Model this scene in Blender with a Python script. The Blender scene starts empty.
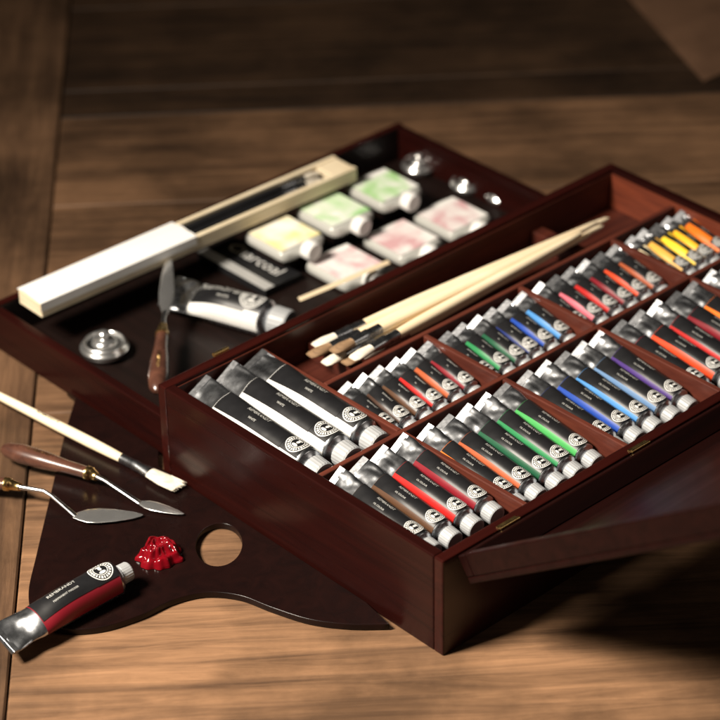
import bpy, math, random
import numpy as np
from mathutils import Vector, Matrix, noise
random.seed(7)
scene=bpy.context.scene
W=0.30
# ---------------- camera fit ----------------
def basis(yaw,pitch,roll):
    h=np.array([math.cos(yaw),math.sin(yaw)]);cp,sp=math.cos(pitch),math.sin(pitch)
    fw=np.array([h[0]*cp,h[1]*cp,-sp]);r=np.array([h[1],-h[0],0.]);u=np.cross(r,fw)
    c,s=math.cos(roll),math.sin(roll)
    return r*c+u*s,u*c-r*s,fw
def project(P,p):
    r,u,fw=basis(p[0],p[1],p[2]);f=math.exp(p[3]);d=np.array(P)-p[4:7];z=d@fw
    return np.array([360+f*(d@r)/z,360-f*(d@u)/z])
def resid(p):
    H=p[7];L=p[8];zd=H-.006
    obs=[((0,W,H),(157,383),3),((0,0,H),(441,562),3),((0,0,0),(446,657),2),((L,W,H),(612,163),3),
     ((p[15],0,H),(720,402),2),((L,p[16],H),(720,215),2),((0,W,0),(158,475),.5),
     ((.009,p[13],zd),(322,481),1),((p[9],p[13],zd),(400,434),1),((p[10],p[13],zd),(500,378),1),((p[11],p[13],zd),(595,323),1),((p[12],p[13],zd),(686,273),1),
     ((p[9],p[14],zd),(325,383),1),((p[10],p[14],zd),(425,332),1),((p[12],p[14],zd),(610,234),1),
     ((p[18],p[19],p[20]),(395,125),2),((p[17],p[19],p[20]),(-8,314),1),((p[18],p[21],p[20]),(548,185),1.5),((p[17],p[22],0),(160,455),1),((p[17],p[19],0),(-8,342),.5)]
    out=[]
    for P,q,w in obs: out+=list((project(P,p)-np.array(q))*w)
    out+=[p[2]*300,(p[3]-math.log(2842))*15,(p[20]-.033)*500,(p[22]-W)*300]
    return np.array(out)
r0,u0,f0=basis(math.radians(47.5),math.radians(32.8),0)
cam0=np.array([0,0,.08])-(f0+r0*81/2842-u0*202/2842)*2.0
p=np.array([math.radians(47.5),math.radians(32.8),0,math.log(2842),*cam0,.08,.47,.085,.185,.285,.385,.125,.21,.4,.2,.02,.43,.55,.033,.4,.3])
lam=1e-2;r=resid(p);c=r@r
for it in range(120):
    J=np.zeros((len(r),len(p)))
    for i in range(len(p)):
        q=p.copy();q[i]+=1e-6;J[:,i]=(resid(q)-r)/1e-6
    A=J.T@J
    d=np.linalg.solve(A+lam*np.diag(np.diag(A)),-J.T@r)
    r2=resid(p+d)
    if r2@r2<c: p=p+d;r=r2;c=r@r;lam*=.4
    else: lam*=4
H,L=float(p[7]),float(p[8]);C=[0]+[float(x) for x in p[9:13]]+[L];YR,YB=float(p[13]),float(p[14])
TX0,TX1,TY1,TH=[float(x) for x in p[17:21]]
def at(px,py,z=0.):
    r_,u_,f_=basis(p[0],p[1],p[2]);f=math.exp(p[3])
    d=f_+r_*((px-360)/f)-u_*((py-360)/f);t=(z-p[6])/d[2]
    return Vector((p[4:7]+d*t).tolist())
# ---------------- helpers ----------------
def link(o): scene.collection.objects.link(o); return o
class MB:
    def __init__(s): s.v=[];s.f=[];s.sm=[]
    def add(s,vs,fs,smooth=False):
        n=len(s.v);s.v+=[tuple(v) for v in vs];s.f+=[tuple(i+n for i in f) for f in fs];s.sm+=[smooth]*len(fs);return s
    def box(s,x0,x1,y0,y1,z0,z1,M=None):
        vs=[Vector(q) for q in ((x0,y0,z0),(x1,y0,z0),(x1,y1,z0),(x0,y1,z0),(x0,y0,z1),(x1,y0,z1),(x1,y1,z1),(x0,y1,z1))]
        if M: vs=[M@v for v in vs]
        return s.add(vs,[(0,3,2,1),(4,5,6,7),(0,1,5,4),(1,2,6,5),(2,3,7,6),(3,0,4,7)])
    def rings(s,rings,cap=True,smooth=True):
        n=len(rings[0]);vs=[v for r in rings for v in r];fs=[]
        for i in range(len(rings)-1):
            for j in range(n):
                k=(j+1)%n;fs.append((i*n+j,i*n+k,(i+1)*n+k,(i+1)*n+j))
        s.add(vs,fs,smooth)
        if cap:
            s.add(rings[0],[tuple(range(n))[::-1]]);s.add(rings[-1],[tuple(range(n))])
        return s
    def sweep(s,pts,secs,n=16,cap=True,smooth=True):
        rs=[]
        for i,pt in enumerate(pts):
            t=(pts[min(i+1,len(pts)-1)]-pts[max(i-1,0)]).normalized()
            side=t.cross(Vector((0,0,1)))
            side=side.normalized() if side.length>1e-4 else Vector((1,0,0))
            up=side.cross(t);a,b=secs[i]
            rs.append([pt+side*a*math.cos(2*math.pi*j/n)+up*b*math.sin(2*math.pi*j/n) for j in range(n)])
        return s.rings(rs,cap,smooth)
    def lathe(s,prof,n=40,c=(0,0,0)):
        rs=[[Vector((c[0]+r_*math.cos(2*math.pi*j/n),c[1]+r_*math.sin(2*math.pi*j/n),c[2]+z)) for j in range(n)] for r_,z in prof]
        return s.rings(rs,True)
    def mesh(s,name):
        m=bpy.data.meshes.new(name);m.from_pydata(s.v,[],s.f)
        m.polygons.foreach_set('use_smooth',s.sm);m.update();return m
def obj(name,mb,mat,parent=None,bevel=0,loc=None):
    m=mb.mesh(name) if isinstance(mb,MB) else mb
    o=link(bpy.data.objects.new(name,m))
    if mat and not m.materials: m.materials.append(mat)
    if parent: o.parent=parent
    if loc is not None: o.location=loc
    if bevel:
        b=o.modifiers.new('bevel','BEVEL');b.width=bevel;b.segments=2;b.limit_method='ANGLE'
    return o
def tag(o,label=None,cat=None,group=None,kind=None):
    if label:o['label']=label
    if cat:o['category']=cat
    if group:o['group']=group
    if kind:o['kind']=kind
    return o
def empty(name,loc=(0,0,0),rz=0,rx=0):
    o=link(bpy.data.objects.new(name,None));o.location=loc;o.rotation_euler=(rx,0,rz);o.empty_display_size=.01;return o
def lerp(a,b,t): return a+(b-a)*t
# ---------------- materials ----------------
def newmat(name):
    m=bpy.data.materials.new(name);m.use_nodes=True;nt=m.node_tree
    return m,nt,nt.nodes['Principled BSDF']
def plain(name,col,rough=.5,metal=0,coat=0,var=.12,scale=60,bump=0,bscale=200,rvar=.1,spec=.5):
    m,nt,b=newmat(name)
    b.inputs['Specular IOR Level'].default_value=spec
    tc=nt.nodes.new('ShaderNodeTexCoord');nz=nt.nodes.new('ShaderNodeTexNoise');nz.inputs['Scale'].default_value=scale;nz.inputs['Detail'].default_value=2
    nt.links.new(tc.outputs['Object'],nz.inputs['Vector'])
    mx=nt.nodes.new('ShaderNodeMix');mx.data_type='RGBA'
    mx.inputs[6].default_value=(*[c_*(1-var) for c_ in col],1);mx.inputs[7].default_value=(*[min(1,c_*(1+var)) for c_ in col],1)
    nt.links.new(nz.outputs['Fac'],mx.inputs[0]);nt.links.new(mx.outputs[2],b.inputs['Base Color'])
    mr=nt.nodes.new('ShaderNodeMapRange');mr.inputs[3].default_value=max(.02,rough-rvar);mr.inputs[4].default_value=min(1,rough+rvar)
    nt.links.new(nz.outputs['Fac'],mr.inputs[0]);nt.links.new(mr.outputs[0],b.inputs['Roughness'])
    b.inputs['Metallic'].default_value=metal;b.inputs['Coat Weight'].default_value=coat;b.inputs['Coat Roughness'].default_value=.12
    if bump:
        n2=nt.nodes.new('ShaderNodeTexNoise');n2.inputs['Scale'].default_value=bscale;n2.inputs['Detail'].default_value=2
        nt.links.new(tc.outputs['Object'],n2.inputs['Vector'])
        bp=nt.nodes.new('ShaderNodeBump');bp.inputs['Strength'].default_value=bump;bp.inputs['Distance'].default_value=.001
        nt.links.new(n2.outputs['Fac'],bp.inputs['Height']);nt.links.new(bp.outputs[0],b.inputs['Normal'])
    return m
def wood(name,c1,c2,stretch,rough=.35,coat=0,bump=.15,tone=False,spec=.5,detail=6):
    m,nt,b=newmat(name)
    b.inputs['Specular IOR Level'].default_value=spec
    tc=nt.nodes.new('ShaderNodeTexCoord');mp=nt.nodes.new('ShaderNodeMapping');mp.inputs['Scale'].default_value=stretch
    src=tc.outputs['Object']
    if tone:
        at_=nt.nodes.new('ShaderNodeAttribute');at_.attribute_name='tone'
        ad=nt.nodes.new('ShaderNodeVectorMath');ad.operation='MULTIPLY_ADD'
        ad.inputs[1].default_value=(7,7,7);nt.links.new(at_.outputs['Vector'],ad.inputs[0]);nt.links.new(tc.outputs['Object'],ad.inputs[2]);src=ad.outputs[0]
    nt.links.new(src,mp.inputs[0])
    nz=nt.nodes.new('ShaderNodeTexNoise');nz.inputs['Scale'].default_value=1;nz.inputs['Detail'].default_value=11 if tone else detail;nz.inputs['Roughness'].default_value=.70 if tone else .6;nz.inputs['Distortion'].default_value=.6 if tone else .9
    nt.links.new(mp.outputs[0],nz.inputs['Vector'])
    rp=nt.nodes.new('ShaderNodeValToRGB');rp.color_ramp.elements[0].position=.28;rp.color_ramp.elements[0].color=(*c1,1)
    rp.color_ramp.elements[1].position=.70;rp.color_ramp.elements[1].color=(*c2,1)
    nt.links.new(nz.outputs['Fac'],rp.inputs[0]);colout=rp.outputs[0]
    if tone:
        n2=nt.nodes.new('ShaderNodeTexNoise');n2.inputs['Scale'].default_value=7;n2.inputs['Detail'].default_value=8;n2.inputs['Roughness'].default_value=.6
        nt.links.new(src,n2.inputs['Vector'])
        r2=nt.nodes.new('ShaderNodeMapRange');r2.inputs[1].default_value=.38;r2.inputs[2].default_value=.62;r2.inputs[3].default_value=.5;r2.inputs[4].default_value=1.2
        nt.links.new(n2.outputs['Fac'],r2.inputs[0])
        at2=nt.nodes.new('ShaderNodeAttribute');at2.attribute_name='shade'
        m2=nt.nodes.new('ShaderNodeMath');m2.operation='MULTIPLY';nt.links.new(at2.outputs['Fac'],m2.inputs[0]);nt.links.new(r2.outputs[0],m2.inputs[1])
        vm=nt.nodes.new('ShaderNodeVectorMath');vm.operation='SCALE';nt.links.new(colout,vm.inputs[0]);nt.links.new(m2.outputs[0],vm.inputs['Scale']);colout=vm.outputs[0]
    nt.links.new(colout,b.inputs['Base Color'])
    mr=nt.nodes.new('ShaderNodeMapRange');mr.inputs[3].default_value=rough+.12;mr.inputs[4].default_value=rough-.08
    nt.links.new(nz.outputs['Fac'],mr.inputs[0]);nt.links.new(mr.outputs[0],b.inputs['Roughness'])
    bp=nt.nodes.new('ShaderNodeBump');bp.inputs['Strength'].default_value=bump;bp.inputs['Distance'].default_value=.002
    nt.links.new(nz.outputs['Fac'],bp.inputs['Height']);nt.links.new(bp.outputs[0],b.inputs['Normal'])
    b.inputs['Coat Weight'].default_value=coat;b.inputs['Coat Roughness'].default_value=.15
    return m
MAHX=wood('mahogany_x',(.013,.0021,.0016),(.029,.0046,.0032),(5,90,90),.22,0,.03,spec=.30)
MAHY=wood('mahogany_y_shaded',(.0085,.0017,.0014),(.019,.0034,.0025),(90,5,90),.24,0,.03,spec=.22)  # darker copy of the mahogany, shade on the end faces put into the colour
MAHL=wood('mahogany_lid_shaded',(.0055,.0014,.0012),(.012,.0028,.0022),(5,90,90),.32,0,.03,spec=.12)  # darkest mahogany copy, the lid's shade painted into its colour
DIVX=wood('divider_x',(.052,.0120,.008),(.115,.029,.017),(10,120,120),.38,0,.08,spec=.4)
DIVY=wood('divider_y',(.052,.0120,.008),(.115,.029,.017),(120,10,120),.38,0,.08,spec=.4)
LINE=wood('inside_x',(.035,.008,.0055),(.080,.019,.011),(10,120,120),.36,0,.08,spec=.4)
LINR=wood('inside_end_lit',(.085,.019,.010),(.17,.039,.018),(120,10,120),.38,0,.08,spec=.4)  # brighter copy of the inside wood, light on the end wall painted in
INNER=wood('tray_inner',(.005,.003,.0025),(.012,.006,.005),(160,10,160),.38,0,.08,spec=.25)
PALW=wood('palette_wood',(.0048,.0020,.0018),(.010,.0036,.0030),(60,60,60),.24,0,.04,spec=.25)
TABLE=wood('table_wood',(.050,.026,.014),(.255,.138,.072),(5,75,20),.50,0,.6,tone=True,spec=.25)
TABLE2=wood('table_wood_border',(.045,.023,.013),(.215,.118,.063),(75,5,20),.50,0,.6,tone=True,spec=.25)
GAP=plain('gap_dark',(.03,.017,.010),.8)
PINE=wood('raw_wood',(.76,.59,.37),(.93,.80,.58),(10,10,180),.40,0,.05)
CREAM=wood('cream_wood',(.66,.54,.36),(.84,.73,.53),(20,20,140),.55,0,.05)
WALN=wood('walnut_handle',(.035,.014,.010),(.11,.045,.028),(60,60,60),.26,.6,.05)
SILV=plain('aluminium',(.60,.62,.65),.27,1,0,.08,200,.08,200,.06)
FOLDM=plain('crimp_fold_aluminium',(.40,.41,.43),.32,1,0,.15,300,.1,300,.08)
STEEL=plain('steel',(.76,.76,.76),.22,1,0,.08,80,0,200,.08)
CUPM=plain('polished_silver',(.90,.90,.89),.24,.93,0,.05,80,0,200,.05)
DARKM=plain('cup_seam_metal',(.10,.10,.10),.4,1,0,.1,80)
BRASS=plain('brass',(.80,.55,.22),.28,1,0,.1,200)
CAPM=plain('cap_plastic',(.31,.32,.33),.42,0,0,.06,80)
CAPL=plain('cap_light_grey',(.42,.43,.44),.35,.3,0,.06,80)
CAPT=plain('cap_top',(.16,.17,.185),.4,0,0,.1,200)
BLACK=plain('label_black',(.010,.010,.011),.34,0,0,.2,100,spec=.35)
WHITE=plain('print_white',(.60,.60,.58),.5,0,0,.03,100,spec=.3)
PRINT=plain('print_grey',(.42,.42,.40),.5,0,0,.03,100,spec=.3)
PAPER=plain('paper_white',(.80,.79,.77),.6,0,0,.04,20,.2,60)
BRIS=wood('bristle_white',(.45,.38,.28),(.85,.8,.7),(30,30,900),.6,0,.4)
BRISD=wood('bristle_brown',(.06,.03,.015),(.35,.22,.12),(30,30,900),.55,0,.4)
REDP=plain('red_oil_paint',(.15,.0022,.006),.15,0,.35,.3,120)
GLASS=plain('bottle_body',(.46,.46,.43),.10,0,.8,.05,40)
# ---------------- table ----------------
pa,pb=at(60,118),at(720,92)
ang=math.atan2(pb.y-pa.y,pb.x-pa.x)
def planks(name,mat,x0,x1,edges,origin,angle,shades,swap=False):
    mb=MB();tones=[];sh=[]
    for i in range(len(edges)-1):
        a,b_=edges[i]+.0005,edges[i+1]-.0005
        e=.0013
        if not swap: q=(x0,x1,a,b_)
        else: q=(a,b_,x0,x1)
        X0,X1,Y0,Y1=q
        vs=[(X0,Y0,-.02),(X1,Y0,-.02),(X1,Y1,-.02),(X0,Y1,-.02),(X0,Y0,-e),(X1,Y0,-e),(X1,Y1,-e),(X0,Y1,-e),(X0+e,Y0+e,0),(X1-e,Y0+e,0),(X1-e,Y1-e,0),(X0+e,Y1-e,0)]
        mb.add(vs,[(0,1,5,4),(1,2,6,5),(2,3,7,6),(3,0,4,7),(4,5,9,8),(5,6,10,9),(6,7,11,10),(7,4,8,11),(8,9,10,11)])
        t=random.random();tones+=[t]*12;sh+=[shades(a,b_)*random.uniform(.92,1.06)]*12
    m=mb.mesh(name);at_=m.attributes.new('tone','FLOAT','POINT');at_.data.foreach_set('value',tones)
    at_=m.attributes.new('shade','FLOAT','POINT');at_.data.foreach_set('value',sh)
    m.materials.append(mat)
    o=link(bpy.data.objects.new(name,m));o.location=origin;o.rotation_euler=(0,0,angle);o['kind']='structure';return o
org=Vector((pa.x,pa.y,0))
ed=[-1.9,-1.6,-1.3,-.99,-.50,-.17,0,.055,.24,.46,.7,.95,1.25,1.6]
planks('table_top',TABLE,.0010,2.6,ed,org,ang,lambda a,b:(1.12 if b<-.4 else .80 if b<.01 else (.15 if b<.06 else .23)))  # far boards in darker wood, with the light's falloff painted into their tone
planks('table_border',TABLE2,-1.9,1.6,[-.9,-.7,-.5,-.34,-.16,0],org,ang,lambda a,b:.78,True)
g=obj('table_base',MB().box(-2.2,3.2,-2.4,2.2,-.04,-.012),GAP,None,0,org);g.rotation_euler=(0,0,ang);g['kind']='structure'
qs=[at(*q) for q in ((612,-20),(760,-20),(752,60),(704,82))]
ib=MB();ib.add([(q.x,q.y,.0010) for q in qs]+[(q.x,q.y,-.002) for q in qs],[(0,1,2,3)[::-1]]+[(i,(i+1)%4,(i+1)%4+4,i+4) for i in range(4)])
g=obj('table_inlay',ib,plain('pale_board',(.115,.062,.036),.6,0,0,.55,18,spec=.2));g['kind']='structure'  # paler slab set among the dark far boards
# ---------------- paint box ----------------
T=.009;zd=H-.006;FL=H-.0345
box=empty('paint_box');tag(box,'large dark mahogany box with divided compartments full of paint tubes','wooden box')
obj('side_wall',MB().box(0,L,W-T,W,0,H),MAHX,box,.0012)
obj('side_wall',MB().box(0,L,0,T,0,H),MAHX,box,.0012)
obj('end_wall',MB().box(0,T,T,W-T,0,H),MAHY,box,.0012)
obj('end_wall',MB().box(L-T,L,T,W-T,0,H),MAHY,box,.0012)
obj('lining',MB().box(T,L-T,W-T-.0012,W-T-.0002,FL,H-.003),LINE,box)
obj('lining',MB().box(L-T-.0012,L-T-.0002,T,W-T-.0013,FL,H-.003),LINR,box)
obj('base_panel',MB().box(T,L-T,T,W-T,.002,.008),MAHY,box)
obj('inner_floor',MB().box(T+.0005,L-T-.0005,T+.0005,W-T-.0005,FL-.004,FL-.0002),LINE,box)
d=.0022
obj('divider',MB().box(T,L-T-.0013,YR-d,YR+d,FL,zd),DIVX,box,.0008)
obj('divider',MB().box(C[1]+d,L-T-.0013,YB-d,YB+d,FL,zd),DIVX,box,.0008)
obj('divider',MB().box(C[1]-d,C[1]+d,YR+d,W-T-.0013,FL,zd),DIVY,box,.0008)
for i in (1,2,3,4):
    obj('divider',MB().box(C[i]-d,C[i]+d,T,YR-d,FL,zd),DIVY,box,.0008)
    if i>1: obj('divider',MB().box(C[i]-d,C[i]+d,YR+d,YB-d,FL,zd),DIVY,box,.0008)
ZR=H-.0195
for x_ in (C[1]+.045,C[4]-.02):
    obj('brush_rest',MB().box(x_,x_+.012,YB+d+.0002,W-T-.0015,FL,ZR),LINE,box,.0008)
# lid
th=math.radians(35.5)
hinge=Vector((0,-.0006,H-.001))
Ml=Matrix.Translation(hinge)@Matrix.Rotation(-th,4,'X')
lx0,lx1,LW,LT=.012,L-.004,.29,.021
lid=obj('lid',MB().box(lx0,lx1,-LW,-.0008,-LT,-LT+.005,Ml),MAHL,box,.001)
fm=MB()
for q in ((lx0,lx1,-.0088,-.0008),(lx0,lx1,-LW,-LW+.008)): fm.box(q[0],q[1],q[2],q[3],-LT+.005,0,Ml)
for q in ((lx0,lx0+.008),(lx1-.008,lx1)): fm.box(q[0],q[1],-LW+.008,-.0088,-LT+.005,0,Ml)
obj('lid_frame',fm,MAHL,lid,.001)
for px,py in ((507,523),(640,448)):
    hx=at(px,py,H).x
    hm=MB();hm.sweep([Vector((hx-.009,-.001,H+.0012)),Vector((hx+.009,-.001,H+.0012))],[(.0013,.0013)]*2,10)
    hm.box(hx-.009,hx+.009,0,.003,H+.0002,H+.0008)
    obj('hinge',hm,BRASS,box)
# ---------------- tray ----------------
tray=empty('wooden_tray',(0,0,0));tag(tray,'shallow dark wooden tray open behind the box, holding bottles and brush case','tray')
t=.008;TY0=W+.002
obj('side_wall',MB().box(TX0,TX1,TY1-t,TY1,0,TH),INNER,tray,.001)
obj('side_wall',MB().box(TX0,TX1,TY0,TY0+t,0,TH),MAHX,tray,.001)
obj('end_wall',MB().box(TX0,TX0+t,TY0+t,TY1-t,0,TH),MAHY,tray,.001)
obj('end_wall',MB().box(TX1-t,TX1,TY0+t,TY1-t,0,TH),MAHY,tray,.001)
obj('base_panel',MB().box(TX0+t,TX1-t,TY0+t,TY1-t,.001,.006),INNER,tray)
obj('rim_strip',MB().box(TX0+.0005,TX1-.0005,TY1-t+.0005,TY1-.0005,TH+.0001,TH+.0009),MAHX,tray)
hx=at(215,347,H).x
obj('latch',MB().box(hx-.007,hx+.007,W+.0003,W+.0017,H-.010,H-.002).sweep([Vector((hx-.007,W+.0030,H-.001)),Vector((hx+.007,W+.0030,H-.001))],[(.0016,.0016)]*2,10),BRASS,box)
FZ=.0062
# ---------------- tubes ----------------
_txt={}
def text_geo(s,size):
    k=(s,size)
    if k in _txt: return _txt[k]
    cu=bpy.data.curves.new('t','FONT');cu.body=s;cu.size=size;cu.align_x='CENTER';cu.align_y='CENTER';cu.resolution_u=2
    o=link(bpy.data.objects.new('t',cu));bpy.context.view_layer.update()
    dg=bpy.context.evaluated_depsgraph_get();m=bpy.data.meshes.new_from_object(o.evaluated_get(dg))
    r_=([tuple(v.co) for v in m.vertices],[tuple(q.vertices) for q in m.polygons])
    bpy.data.objects.remove(o);_txt[k]=r_;return r_
def smooth(x): x=max(0,min(1,x));return x*x*(3-2*x)
class Tube:
    def __init__(s,r,Lb,seed,phi,ul=.76,pw=.82):
        s.r,s.Lb,s.seed,s.phi,s.ul,s.pw=r,Lb,seed,phi,ul,pw
    def surf(s,u,a,off=0,crump=True):
        r=s.r;k=smooth((u-.34)/.66)**1.3
        hw=r*(1+.14*k);hh=r*(1-k)+.0008
        th_=math.pi/2-a-s.phi
        x,z=hw*math.cos(th_),hh*math.sin(th_)
        nx,nz=math.cos(th_)/hw,math.sin(th_)/hh;n=math.hypot(nx,nz);nx/=n;nz/=n
        o=off
        if crump:
            q=smooth((u-.6)/.3)
            o+=q*r*.13*noise.noise(Vector((x/r*1.1,u*6,z/r*1.1+s.seed*9.1)))*1.3
            qq=smooth((u-s.ul+.02)/.08)
            o+=qq*r*.12*(abs(noise.noise(Vector((x/r*1.5+3,u*s.Lb/r*.7,z/r*1.5+s.seed*5.3))))-.2)
        x+=nx*o;z+=nz*o
        c,sn=math.cos(s.phi),math.sin(s.phi)
        return Vector((x*c-z*sn,-s.Lb*(1-u),x*sn+z*c+r))
    def patch(s,u0,u1,a0,a1,off,nu=18,na=14):
        mb=MB();vs=[s.surf(lerp(u0,u1,i/nu),lerp(a0,a1,j/na),off) for i in range(nu+1) for j in range(na+1)]
        fs=[(i*(na+1)+j,(i+1)*(na+1)+j,(i+1)*(na+1)+j+1,i*(na+1)+j+1) for i in range(nu) for j in range(na)]
        return mb.add(vs,fs,True)
    def build(s,words,ck=1.0,capm=None,cl_=1.0):
        r,Lb=s.r,s.Lb;N=44
        body=MB();rs=[]
        us=[i/20*.7 for i in range(20)]+[.7+.3*i/26 for i in range(27)]
        for u in us:
            rs.append([s.surf(u,2*math.pi*j/N,0) for j in range(N)])
        sh=[]
        for rr,yy in ((.42,.62),(.45,.40),(.85,.14),(.97,.04)):
            sh.append([Vector((r*rr*math.sin(2*math.pi*j/N),-Lb-r*yy,r+r*rr*math.cos(2*math.pi*j/N))) for j in range(N)])
        body.rings(sh+rs)
        hw=r*1.12;cr=Matrix.Rotation(-s.phi,4,'Y')
        M=Matrix.Translation((0,0,r))@cr
        fold=MB();fold.box(-hw,hw,-.0015,.0022,-.0013,.0013,M);fold.box(-hw*.99,hw*.99,.0022,.0042,-.0008,.0009,M)
        A=1.9
        lab=s.patch(.02,s.ul,-A,A,.00025,20,20)
        pan=s.patch(.17,s.ul-.005,-s.pw,s.pw,.0006,20)
        em=MB();ur=.70*r
        def P(cu,x,y,off): return s.surf(cu+x/Lb,y/r,off)
        cu=.02+ur/Lb*1.04;off=.0010
        def ann(r0,r1,n=30):
            vs=[];fs=[]
            for j in range(n):
                a=2*math.pi*j/n
                for rd in (r0,r1): vs.append(P(cu,rd*ur*math.cos(a),rd*ur*math.sin(a),off))
            for j in range(n):
                k=(j+1)%n;fs.append((2*j,2*k,2*k+1,2*j+1))
            em.add(vs,fs,True)
        ann(.93,1.02);ann(.54,.60)
        for j in range(22):
            a=2*math.pi*j/22;da=.075 if j%3 else .11
            em.add([P(cu,rd*ur*math.cos(a+sg*da),rd*ur*math.sin(a+sg*da),off) for rd,sg in ((.66,-1),(.86,-1),(.86,1),(.66,1))],[(0,1,2,3)])
        def blob(cx,cy,rx,ry,n=12): em.add([P(cu,(cx+rx*math.cos(2*math.pi*j/n))*ur,(cy+ry*math.sin(2*math.pi*j/n))*ur,off) for j in range(n)],[tuple(range(n))])
        blob(0,.08,.15,.19);blob(0,.33,.26,.08);blob(0,-.32,.30,.14)
        emb=s.patch(.021,.024+2.06*ur/Lb,-.82,.82,.0007)
        tx=MB()
        for w_,size,u_,a_ in words:
            v,f=text_geo(w_,size)
            tx.add([s.surf(u_-x/Lb,a_+y/r,.0009) for x,y,_ in v],f)
        cap=MB();n=48;prof=((.50*ck,.32),(.82*ck,.34),(.86*ck,.42),(.83*ck,.32+.96*cl_),(.77*ck,.32+1.06*cl_))
        rs=[]
        for i,(rr,yy) in enumerate(prof):
            ring=[]
            for j in range(n):
                q=rr*(1 if (j%2 or i in(0,4)) else .98)
                ring.append(Vector((r*q*math.sin(2*math.pi*j/n),-Lb-r*yy,r+r*q*math.cos(2*math.pi*j/n))))
            rs.append(ring)
        cap.rings(rs[::-1],True,False)
        ct=MB();ring=[Vector((r*.60*ck*math.sin(2*math.pi*j/24),-Lb-r*(.32+1.08*cl_),r+r*.60*ck*math.cos(2*math.pi*j/24))) for j in range(24)]
        ct.add(ring,[tuple(range(24))])
        s.parts=[('body',body.mesh('tube_body'),SILV),('crimp',fold.mesh('crimp'),FOLDM),('label_wrap',lab.mesh('label_wrap'),None),('label_panel',pan.mesh('label_panel'),BLACK),
                 ('emblem_ground',emb.mesh('emblem_ground'),BLACK),('emblem',em.mesh('emblem'),WHITE),('lettering',tx.mesh('lettering'),PRINT),('cap',cap.mesh('cap'),capm or CAPM),('cap_top',ct.mesh('cap_top'),CAPT)]
        for n_,m,mt in s.parts: m.materials.append(mt if mt else CAPM)
        return s
def place_tube(tb,loc,rz,rx,colm,label,group=None,roll=0):
    root=empty('paint_tube',loc);root.rotation_euler=(Matrix.Rotation(rz,3,'Z')@Matrix.Rotation(rx,3,'X')@Matrix.Rotation(roll,3,'Y')).to_euler()
    tag(root,label,'paint tube',group)
    caps=None
    for n_,m,mt in tb.parts:
        o=link(bpy.data.objects.new(n_,m));o.parent=root
        if n_=='cap': caps=o
        if n_=='cap_top': o.parent=caps
        if n_=='label_wrap': lw=o;o.material_slots[0].link='OBJECT';o.material_slots[0].material=colm
        if n_=='lettering': o.parent=pn
        if n_=='label_panel': pn=o
    return root
_cm={}
def colmat(name,c):
    if name not in _cm: _cm[name]=plain('paint_label_'+name.replace(' ','_'),c,.45,0,0,.08,80,spec=.3)
    return _cm[name]
COL={'umber':(.07,.032,.015),'dark brown':(.045,.022,.014),'red':(.38,.012,.010),'maroon':(.17,.007,.014),'orange':(.72,.16,.012),'dark green':(.010,.075,.035),
'green':(.018,.18,.06),'bright green':(.05,.30,.075),'navy':(.010,.022,.12),'blue':(.01,.05,.30),'light blue':(.06,.22,.50),'grey blue':(.10,.19,.34),
'violet':(.05,.02,.15),'scarlet':(.60,.055,.014),'crimson':(.36,.01,.035),'pink':(.54,.12,.16),'yellow':(.90,.62,.04),'golden yellow':(.88,.46,.025),'ochre':(.70,.38,.07),
'olive':(.15,.16,.04),'white':(.70,.70,.68),'rust':(.33,.075,.025),'cream':(.84,.73,.48)}
big3=[Tube(.0090,.086,k+1,ph).build([('REMBRANDT',.0030,.44,.20),('OIL COLOUR',.0018,.46,-.36)]) for k,ph in enumerate((.60,.52,.68))]
sm2=[Tube(.0079,.0515,k+11,ph,.76,.74).build([('REMBRANDT',.0020,.46,.16),('OIL',.0014,.46,-.35)]) for k,ph in enumerate((.60,.52,.68))]
sm4=[Tube(.0079,.0515,k+31,ph,.80,.28).build([('REMBRANDT',.0017,.46,.0)]) for k,ph in enumerate((.60,.52,.68))]
xl=[Tube(.0121,.122,k+21,ph,.80,.86).build([('REMBRANDT',.0042,.46,.18),('WHITE',.0026,.46,-.36)]) for k,ph in enumerate((.5,.42,.58))]
ORD=['first','second','third','fourth','fifth','sixth']
def fill(tubes,x0,x1,yb,cols,where,group,rise,Ltot,base=0,yo=.0068):
    n=len(cols);pitch=(x1-x0)/n
    for i,cn in enumerate(cols):
        tb=tubes[(i*2+len(cols)+int(x0*100))%3]
        tilt=math.asin((rise-base)/Ltot)
        place_tube(tb,(x0+pitch*(i+.5)+random.uniform(-.0002,.0002),yb-yo-random.uniform(0,.0014),FL+rise+.0008),random.uniform(-.008,.008),tilt,colmat(cn,COL[cn]),
          f"{cn} labelled paint tube, {ORD[i]} from left in {where}",group,random.uniform(-.05,.05))
G3='tubes in the front row compartments';G2='tubes in the middle row compartments'
obj('tube_rest',MB().box(T+.003,C[1]-.004,YR+.006,YR+.040,FL,FL+.0068),LINE,box,.0006)
obj('tube_rest',MB().box(T+.003,C[1]-.004,T+.012,T+.030,FL,FL+.0052),LINE,box,.0006)
fill(xl,T+.0008,C[1]-d,W-T-.0012,['white','white','white'],'big white tube compartment','large white tubes in the corner compartment',.0135,.14,.0075)
R3=.013
fill(big3,T+.0012,C[1]-d,YR-d,['dark brown','umber','red','maroon'],'front corner compartment',G3,.0160,.1,.0055)
fill(big3,C[1]+d,C[2]-d,YR-d,['orange','rust','dark green','green','bright green'],'front row green compartment',G3,R3,.1)
fill(big3,C[2]+d,C[3]-d,YR-d,['navy','blue','light blue','grey blue','violet'],'front row blue compartment',G3,R3,.1)
fill(big3,C[3]+d,C[4]-d,YR-d,['crimson','scarlet','red','maroon','orange'],'front row red compartment',G3,R3,.1)
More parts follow.
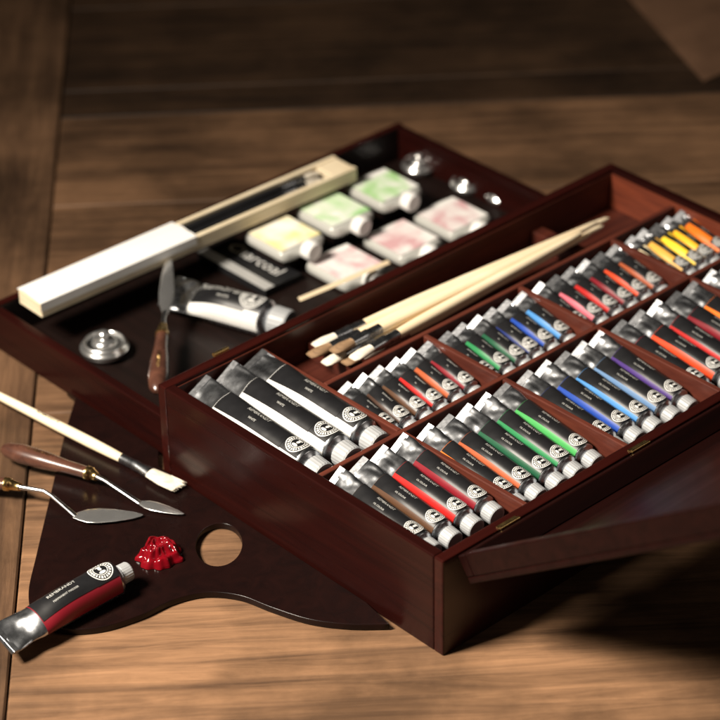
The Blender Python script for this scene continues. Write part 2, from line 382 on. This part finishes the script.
fill(big3,C[4]+d,L-T,YR-d,['scarlet','orange','golden yellow','yellow'][:max(2,int((L-T-C[4])/.018))],'rightmost front compartment',G3,R3,.1)
fill(sm2,C[1]+d,C[2]-d,YB-d,['olive','dark brown','umber','red','rust','maroon'],'middle row brown compartment',G2,R3,.065)
fill(sm2,C[2]+d,C[3]-d,YB-d,['olive','green','dark green','navy','blue','light blue'],'middle row green and blue compartment',G2,R3,.065)
fill(sm2,C[3]+d,C[4]-d,YB-d,['crimson','pink','red','maroon','scarlet','rust'],'middle row red compartment',G2,R3,.065)
fill(sm4,C[4]+d,L-T-.001,YB-d,['cream','ochre','yellow','golden yellow','orange'],'middle row yellow compartment',G2,R3,.065)
# ---------------- brushes ----------------
def brush(tip,end,label,group=None,rad=.0033,flat=1.6,bm=BRIS,hm=PINE,bl=.022,fl=.026,imprint=False,hairs=0):
    root=empty('paint_brush',tip);tag(root,label,'brush',group)
    v=end-tip;Ln=v.length;u=v/Ln;side=u.cross(Vector((0,0,1))).normalized();up=side.cross(u)
    P=lambda t_:u*t_
    b=MB();b.sweep([P(.0),P(.003),P(bl*.5),P(bl+.002)],[(rad*.8*flat,.0005),(rad*flat*1.05,.0012),(rad*flat*1.08,rad*.8),(rad*.95*flat*.85,rad*.8)],20)
    rr=random.Random(5)
    for k in range(hairs):
        q=rr.uniform(-1,1);z_=rr.uniform(-.3,.6)
        a0=P(bl*.45)+side*q*rad*flat*1.0+up*z_*rad*.6
        a1=P(rr.uniform(-.0035,.002))+side*(q*rad*flat*1.05+rr.uniform(-.0009,.0009))+up*(z_*.0006+rr.uniform(0,.0008))
        b.sweep([a0,lerp(a0,a1,.5)+up*.0002,a1],[(.00035,.00035),(.0003,.0003),(.00008,.00008)],5)
    obj('bristles',b,bm,root)
    f=MB();f.sweep([P(bl),P(bl+fl*.4),P(bl+fl*.55),P(bl+fl*.6),P(bl+fl)],[(rad*flat*.9,rad*.85),(rad*1.12,rad*1.05),(rad*1.16,rad*1.16),(rad*1.02,rad*1.02),(rad*1.05,rad*1.05)],20)
    obj('ferrule',f,SILV,root)
    s0=bl+fl-.002;h=MB();rem=Ln-s0
    prof=[(0,.95),(.08,1.1),(.2,1.2),(.4,1.15),(.7,.92),(.93,.68),(.985,.5),(1,.15)]
    h.sweep([P(s0+rem*a) for a,_ in prof],[(rad*q,rad*q) for _,q in prof],18)
    ho=obj('handle',h,hm,root)
    if imprint:
        mb=MB();vv,ff=text_geo('REMBRANDT 8',.0036)
        cen=s0+rem*.45
        mb.add([P(cen-x_)+side*y_+Vector((0,0,rad*1.12+.0004-abs(y_)*.3)) for x_,y_,_ in vv],ff)
        obj('imprint',mb,BLACK,ho)
    return root
bs=[((314,346),(609,218),0),((309,356),(603,226),0),((324,364),(590,234),0),((344,364),(574,242),0),((362,357),(556,250),0),((332,352),(598,222),.0086),((352,359),(582,233),.0086)]
nm=['nearest the tray wall','second from tray wall','third from tray wall with bristles nearest the camera','fourth from tray wall','nearest the middle row tubes','lying on top of the others, reaching farther right','lying on top of the others, nearer the tubes']
for i,(a,b_,dz) in enumerate(bs):
    zz=ZR+.0049+dz
    brush(at(a[0],a[1],zz),at(b_[0],b_[1],zz),f"pale handled paint brush in the box, {nm[i]}",'brushes lying in the long compartment',.0040,1.2,BRISD if i%2 else BRIS,PINE,.020,.028)
brush(at(178,487,.010),at(-40,376,.012),'cream handled flat brush with white bristles lying on the palette',None,.0036,1.8,BRIS,PINE,.028,.030,True,60)
# ---------------- knives ----------------
def knife(pts_h,ferr,shaft,blade,bw,label,group=None,bmat=None):
    root=empty('palette_knife',pts_h[0]);tag(root,label,'palette knife',group);o=pts_h[0]
    a,b_=pts_h
    prof=[(0,.25),(.02,.6),(.08,.95),(.25,1.2),(.5,1.1),(.75,.8),(.92,.75),(1,.7)]
    h=MB().sweep([lerp(a,b_,q)-o for q,_ in prof],[(.0070*k,.0060*k) for _,k in prof],20)
    ho=obj('handle',h,WALN,root)
    u=(b_-a).normalized()
    obj('ferrule',MB().sweep([b_-o-u*.001,b_-o+u*.003,b_-o+u*.0035,ferr-o],[(.0056,.0050),(.0054,.0050),(.0044,.0042),(.003,.003)],18),BRASS,root)
    sp=[ferr]+shaft
    obj('shank',MB().sweep([q-o for q in sp],[(.0020,.0020)]+[(.0016,.0015)]*(len(sp)-2)+[(.0022,.0009)],12),STEEL,root)
    bp=[];bsx=[]
    for q,k in ((0,.25),(.08,.55),(.2,.9),(.35,1),(.6,.85),(.85,.5),(.96,.22),(1,.03)):
        bp.append(lerp(blade[0],blade[1],q)-o);bsx.append((bw*k,.0005))
    obj('blade',MB().sweep(bp,bsx,16),bmat or STEEL,root)
    mb=MB();vv,ff=text_geo('REMBRANDT',.0042);side=u.cross(Vector((0,0,1))).normalized();cen=lerp(a,b_,.45)-o
    mb.add([cen+u*x_-side*y_+Vector((0,0,.0072-abs(y_)*.25)) for x_,y_,_ in vv],ff);obj('imprint',mb,BRASS,ho)
    return root
knife([at(2,448,.012),at(88,473,.014)],at(97,477,.0145),[at(104,480,.0145),at(140,503,.0085)],[at(138,502,.0085),at(184,514,.0078)],.0055,'palette knife with walnut handle and small narrow blade, beside the flat brush','palette knives beside the box',CUPM)
knife([at(-60,478,.012),at(6,484,.0135)],at(20,487,.014),[at(44,491,.014),at(52,496,.013),at(76,516,.0085)],[at(73,516,.0085),at(143,515,.0078)],.0092,'palette knife with broad leaf shaped blade, its handle leaving the frame','palette knives beside the box',CUPM)
knife([at(157,392,.030),at(162,335,.030)],at(163,325,.031),[at(164,316,.032),at(165,311,.033)],[at(165,315,.0325),at(169,252,.042)],.0062,'palette knife standing up inside the tray against the large tube','palette knives',CUPM)
# ---------------- palette ----------------
PT=.005
hole_c=at(219,545,PT)
pts=[(78,400),(66,440),(52,500),(38,560),(30,598),(36,622),(60,634),(100,633),(140,621),(172,606),(205,598),(240,601),(272,613),(310,625),(350,630),(388,630)]
poly=[at(a,b_,0) for a,b_ in pts]
last=poly[-1];poly[-1]=Vector((min(last.x,-.002),last.y,0))
poly+= [Vector((-.002,W*.25,0)),Vector((-.002,W*.5,0)),Vector((-.002,W*.8,0)),Vector((-.002,W+.004,0)),Vector((TX0-.003,W+.02,0))]
cv=bpy.data.curves.new('palette_outline','CURVE');cv.dimensions='2D';cv.fill_mode='BOTH';cv.extrude=PT/2-.0006;cv.bevel_depth=.0006
def spl(ps):
    s=cv.splines.new('POLY');s.points.add(len(ps)-1);s.use_cyclic_u=True
    for i,q in enumerate(ps): s.points[i].co=(q[0],q[1],0,1)
fr=poly[:16];dense=[]
for i in range(len(fr)-1):
    p0,p1,p2,p3=fr[max(i-1,0)],fr[i],fr[i+1],fr[min(i+2,len(fr)-1)]
    for k in range(6):
        q=k/6;dense.append(.5*((2*p1)+(p2-p0)*q+(2*p0-5*p1+4*p2-p3)*q*q+(-p0+3*p1-3*p2+p3)*q**3))
dense+=poly[15:]
spl([(min(q.x,TX0-.003) if q.y>W else min(q.x,-.002),q.y) for q in dense])
hy=float(p[0]);hd=Vector((math.cos(hy),math.sin(hy),0));hr=Vector((math.sin(hy),-math.cos(hy),0))
spl([(hole_c+hr*.0172*math.cos(2*math.pi*j/44)+hd*.0262*math.sin(2*math.pi*j/44))[:2] for j in range(44)])
co=link(bpy.data.objects.new('c',cv));bpy.context.view_layer.update()
pm=bpy.data.meshes.new_from_object(co.evaluated_get(bpy.context.evaluated_depsgraph_get()));bpy.data.objects.remove(co)
pm.materials.clear();po=obj('palette',pm,PALW,None,0,(0,0,PT/2+.0006));tag(po,'dark wooden painting palette with thumb hole lying on table beside box','palette')
# ---------------- paint dab: one folded, squeezed lump ----------------
bl=MB();c0=at(159,557,PT);NR,NA=64,160;vs=[];fs=[]
for i in range(NR+1):
    q=i/NR
    for j in range(NA):
        a=2*math.pi*j/NA
        R=.0160*(1+.32*noise.noise(Vector((math.cos(a)*1.5,math.sin(a)*1.5,3.3)))+.14*noise.noise(Vector((math.cos(a)*3.5,math.sin(a)*3.5,8.1))))
        x,y=R*q*math.cos(a)*1.12,R*q*math.sin(a)
        sw=a*1.0+q*7.0
        w1=Vector((x*95+noise.noise(Vector((x*70,y*70,1)))*1.5,y*95+noise.noise(Vector((x*70,y*70,5)))*1.5,0))
        fold=math.sqrt(noise.noise(w1)**2+.006)*2-.35
        ridge=.5+.5*math.sin(sw*2.0+noise.noise(Vector((x*110,y*110,2)))*2.6)
        h=math.sqrt(max(0,1-q**3.2))*(.0038+.0058*(1-q)**.6+.0030*fold+.0036*ridge*(1-.2*q)*min(1,q*3))
        vs.append((x,y,max(0,h)))
for i in range(NR):
    for j in range(NA):
        k=(j+1)%NA;fs.append((i*NA+j,(i+1)*NA+j,(i+1)*NA+k,i*NA+k))
bl.add(vs,fs,True)
bo=obj('paint_dab',bl,REDP,None,0,(c0.x,c0.y,PT+.0010));tag(bo,'glossy lump of crimson oil paint squeezed onto the palette','paint')
# ---------------- loose tubes ----------------
def tube_between(tb,c_px,k_px,zc,zk,colm,label):
    a=at(*c_px,zc+tb.r);b_=at(*k_px,zk+tb.r);v=b_-a
    rz=math.atan2(v.y,v.x)+math.pi/2
    return place_tube(tb,(a.x,a.y,zc),rz,math.atan2(zc-zk,v.xy.length),colm,label,None,0)
aa,bb=at(6,638,.014),at(130,570,.018)
loose=Tube(.0125,(bb-aa).length-.0125*1.05,41,.25,.72,.80).build([('REMBRANDT',.0040,.46,.18),('PERMANENT MADDER',.0021,.46,-.28)],.68,CAPL,.65)
tube_between(loose,(6,638),(130,570),.002,.0062,colmat('maroon',COL['maroon']),'maroon labelled paint tube lying half on palette by the red paint')
aa,bb=at(172,292,.02),at(289,325,.02)
tt=Tube(.0150,(bb-aa).length-.015*1.4,51,.3,.74,.95).build([('Rembrandt',.0120,.42,.20),('WHITE',.0036,.42,-.42)])
tube_between(tt,(172,292),(289,325),FZ+.001,FZ,colmat('white',COL['white']),'large white paint tube with black label lying in the tray')
# ---------------- metal cups ----------------
def cup(px,py,s,label):
    c_=at(px,py,.009)
    root=empty('metal_cup',(c_.x,c_.y,FZ));tag(root,label,'metal cup','metal cups in the tray')
    pr=[(.0120,0),(.0160,.0012),(.0180,.0040),(.0180,.0058),(.0190,.0064),(.0190,.0072),(.0176,.0080),(.0166,.0105),(.0156,.0120),(.0148,.0122),(.0140,.0108),(.0136,.0070)]
    obj('bowl',MB().lathe([(a*s,b_*s) for a,b_ in pr],48),CUPM,root)
    obj('well',MB().lathe([(a*s,b_*s) for a,b_ in [(.0135,.0068),(.0134,.0074),(.0040,.0076),(.0010,.0078)]],40),DARKM,root)
    pr=[(.0092,.0078),(.0098,.0095),(.0094,.0120),(.0070,.0138),(.0036,.0142),(.0030,.0160),(.0048,.0178),(.0046,.0196),(.0016,.0206)]
    obj('knob',MB().lathe([(a*s,b_*s) for a,b_ in pr],48),CUPM,root)
cup(105,351,1.05,'round silver cup alone at the near left end of the tray')
cup(419,168,.84,'silver cup nearest the far corner of the tray')
cup(468,186,.84,'middle silver cup of the three at the far end')
cup(503,197,.84,'silver cup closest to the paint box wall at far end')
# ---------------- bottles ----------------
def splash(name,c1,c2,off):
    m,nt,b=newmat(name);tc=nt.nodes.new('ShaderNodeTexCoord');nz=nt.nodes.new('ShaderNodeTexNoise');nz.inputs['Scale'].default_value=38;nz.inputs['Detail'].default_value=3;nz.inputs['Distortion'].default_value=.4
    ad=nt.nodes.new('ShaderNodeVectorMath');ad.operation='ADD';ad.inputs[1].default_value=(off,off*2,0);nt.links.new(tc.outputs['Object'],ad.inputs[0])
    nt.links.new(ad.outputs[0],nz.inputs['Vector']);rp=nt.nodes.new('ShaderNodeValToRGB');e=rp.color_ramp.elements
    e[0].position=.36;e[0].color=(*c1,1);e[1].position=.60;e[1].color=(.84,.83,.80,1);x=e.new(.48);x.color=(*c2,1)
    nt.links.new(nz.outputs['Fac'],rp.inputs[0]);nt.links.new(rp.outputs[0],b.inputs['Base Color']);b.inputs['Roughness'].default_value=.5;return m
GR=splash('splash_green',(.36,.62,.26),(.58,.74,.50),0);GR2=splash('splash_green_pale',(.36,.64,.28),(.60,.75,.52),3.1)
YE=splash('splash_yellow',(.86,.77,.36),(.85,.80,.58),5.7)
PKS=[splash('splash_pink',(.64,.38,.40),(.76,.66,.65),o_) for o_ in (0,2.3,4.9)]
RISE=.0150
def bottle(px,py,m,label,lift):
    c_=at(px,py,.018+lift)
    root=empty('medium_bottle',(c_.x,c_.y,FZ+lift));tag(root,label,'bottle','flat bottles lying in the tray')
    a,b_=.0240,.0056
    def sec(y,k):
        r_=[]
        for j in range(32):
            q=2*math.pi*j/32;cx_,sz=math.cos(q),math.sin(q);e_=.45
            r_.append(Vector((a*k*math.copysign(abs(cx_)**e_,cx_),y,b_+b_*min(1,k+.05)*math.copysign(abs(sz)**e_,sz))))
        return r_
    obj('glass',MB().rings([sec(y,k) for y,k in ((.0250,.88),(.0235,.98),(.018,1),(-.018,1),(-.0230,.95),(-.0255,.72),(-.0268,.42),(-.028,.36))][::-1]),GLASS,root)
    obj('label',MB().box(-.0215,.0215,-.0210,.0225,b_*2+.0001,b_*2+.0004),m,root)
    cp=MB();cp.rings([[Vector((.0084*k*math.sin(2*math.pi*j/32),y,.0086+.0084*k*math.cos(2*math.pi*j/32))) for j in range(32)] for y,k in ((-.038,.80),(-.0365,1),(-.0285,1),(-.028,.9))])
    obj('cap',cp,PAPER,root)
    return c_
far=[]
for q in ((384,185,GR,'flat bottle with green label at far corner of the tray',RISE),(335,209,GR2,'flat bottle with green label beside the brush case, second in far row',RISE),(285,233,YE,'flat bottle with yellow label',RISE),
          (453,214,PKS[0],'flat bottle with pink label nearest the silver cups',0),(403,237,PKS[1],'middle flat bottle with pink label, against the paint box',0),(346,262,PKS[2],'flat bottle with pink label next to the black carton',0)):
    c_=bottle(*q)
    if q[4]: far.append(c_)
xs=[c_.x for c_ in far];ys=[c_.y for c_ in far]
for c_ in far:      # low plinths added to lift the far row out of the case's shadow
    obj('added_plinth',MB().box(c_.x-.017,c_.x+.017,c_.y-.016,c_.y+.020,.006,FZ+RISE-.0002),INNER,tray,.0006)
c_=at(249,264,.012);root=empty('black_carton',(c_.x,c_.y,FZ));tag(root,'flat black carton with white lettering beside the yellow bottle','carton')
obj('sleeve',MB().box(-.0200,.0200,-.044,.044,0,.007),BLACK,root,.0006)
v,f=text_geo('Charcoal',.0180);mb=MB();mb.add([(y+.0075,-x,.0074) for x,y,_ in v],f);obj('lettering',mb,WHITE,root)
obj('pale_band',MB().box(-.0198,-.0095,-.0435,.0435,.0071,.0074),plain('carton_silver_band',(.45,.45,.44),.45,.2,0,.15,60),root)
a,b_=at(300,299,.027),at(388,262,.027)
st=empty('wooden_stick',(a.x,a.y,.027));tag(st,'pale wooden stick lying in tray beside the box wall','stick')
obj('stick',MB().sweep([Vector((0,0,0)),b_-a],[(.003,.002)]*2,4,True,False),PINE,st)
# ---------------- brush case ----------------
ca,cb=at(30,301,TH+.010),at(345,165,TH+.010);v=cb-ca;cl=v.length
case=empty('brush_case',(ca.x,ca.y,TH+.0011),math.atan2(v.y,v.x));tag(case,'long cream wooden brush case lying open along the tray edge','brush case')
hw=.0155;hh=.0125
obj('bottom',MB().box(0,cl,-hw,hw,0,.002),CREAM,case,.0005)
obj('side_panel',MB().box(0,cl,-hw,-hw+.0045,.002,hh),CREAM,case,.0005)
obj('side_panel',MB().box(0,cl,hw-.0045,hw,.002,hh),CREAM,case,.0005)
obj('end_panel',MB().box(0,.004,-hw+.0045,hw-.0045,.002,hh),CREAM,case,.0005)
obj('end_panel',MB().box(cl*.93,cl,-hw+.0045,hw-.0045,.002,hh-.001),CREAM,case,.0005)
obj('insert',MB().box(.006,cl*.925,-hw+.0047,hw-.0047,.002,.0055),BLACK,case,.0005)
ps=MB();n=10;vs=[]
for i in range(n+1):
    y=lerp(-hw-.0008,hw+.0008,i/n);z=hh+.0012+.0014*math.sin(math.pi*i/n)
    vs+=[(-.001,y,z),(cl*.47,y,z+.0005*math.sin(i*1.3))]
ps.add(vs,[(2*i,2*i+1,2*i+3,2*i+2) for i in range(n)],True)
ps.add([(-.001,-hw-.0008,.006),(cl*.47,-hw-.0008,.006),(cl*.47,-hw-.0008,hh+.0012),(-.001,-hw-.0008,hh+.0012)],[(0,1,2,3)])
obj('paper_sleeve',ps,PAPER,case)
u=Matrix.Rotation(math.atan2(v.y,v.x),3,'Z')
for i,off in enumerate((-.0050,.0050)):
    zc=TH+.0011+.0055+.0041
    A=Vector((ca.x,ca.y,zc))+u@Vector((cl*(.90+.02*i),off,0));B=Vector((ca.x,ca.y,zc))+u@Vector((cl*.10,off,0))
    brush(A,B,['dark handled brush in the cream case, nearer side','dark handled brush in the cream case, farther side'][i],'brushes inside the cream case',.0030,1.1,BRIS,BLACK,.016,.026)
# ---------------- light, world, camera ----------------
w=bpy.data.worlds.new('World');scene.world=w;w.use_nodes=True
w.node_tree.nodes['Background'].inputs[0].default_value=(.62,.56,.52,1);w.node_tree.nodes['Background'].inputs[1].default_value=.022
def area(name,loc,tgt,sx,sy,e,col,spread=180):
    l=bpy.data.lights.new(name,'AREA');l.shape='RECTANGLE';l.size=sx;l.size_y=sy;l.energy=e;l.color=col;l.spread=math.radians(spread)
    o=link(bpy.data.objects.new(name,l));o.location=loc;o.rotation_euler=(Vector(tgt)-Vector(loc)).to_track_quat('-Z','Y').to_euler();return o
area('window_light',(-1.05,.48,1.34),(.03,.05,0),.40,.40,17.5,(1,.90,.77),76)
area('fill_light',(1.0,-1.3,1.1),(.25,.0,0),.8,.6,1.9,(1,.88,.76))
cam=bpy.data.cameras.new('camera');cam.sensor_width=36;cam.lens=math.exp(p[3])/720*36
co=link(bpy.data.objects.new('camera',cam));r_,u_,f_=basis(p[0],p[1],p[2])
M=Matrix(((r_[0],u_[0],-f_[0],p[4]),(r_[1],u_[1],-f_[1],p[5]),(r_[2],u_[2],-f_[2],p[6]),(0,0,0,1)));co.matrix_world=M
cam.clip_end=50;cam.clip_start=.05
fp=at(420,480,H-.015);cam.dof.use_dof=True;cam.dof.focus_distance=float(np.dot(np.array(fp)-p[4:7],f_));cam.dof.aperture_fstop=cam.lens/1000/.022
scene.camera=co
scene.view_settings.view_transform='Standard';scene.view_settings.look='None';scene.view_settings.exposure=0
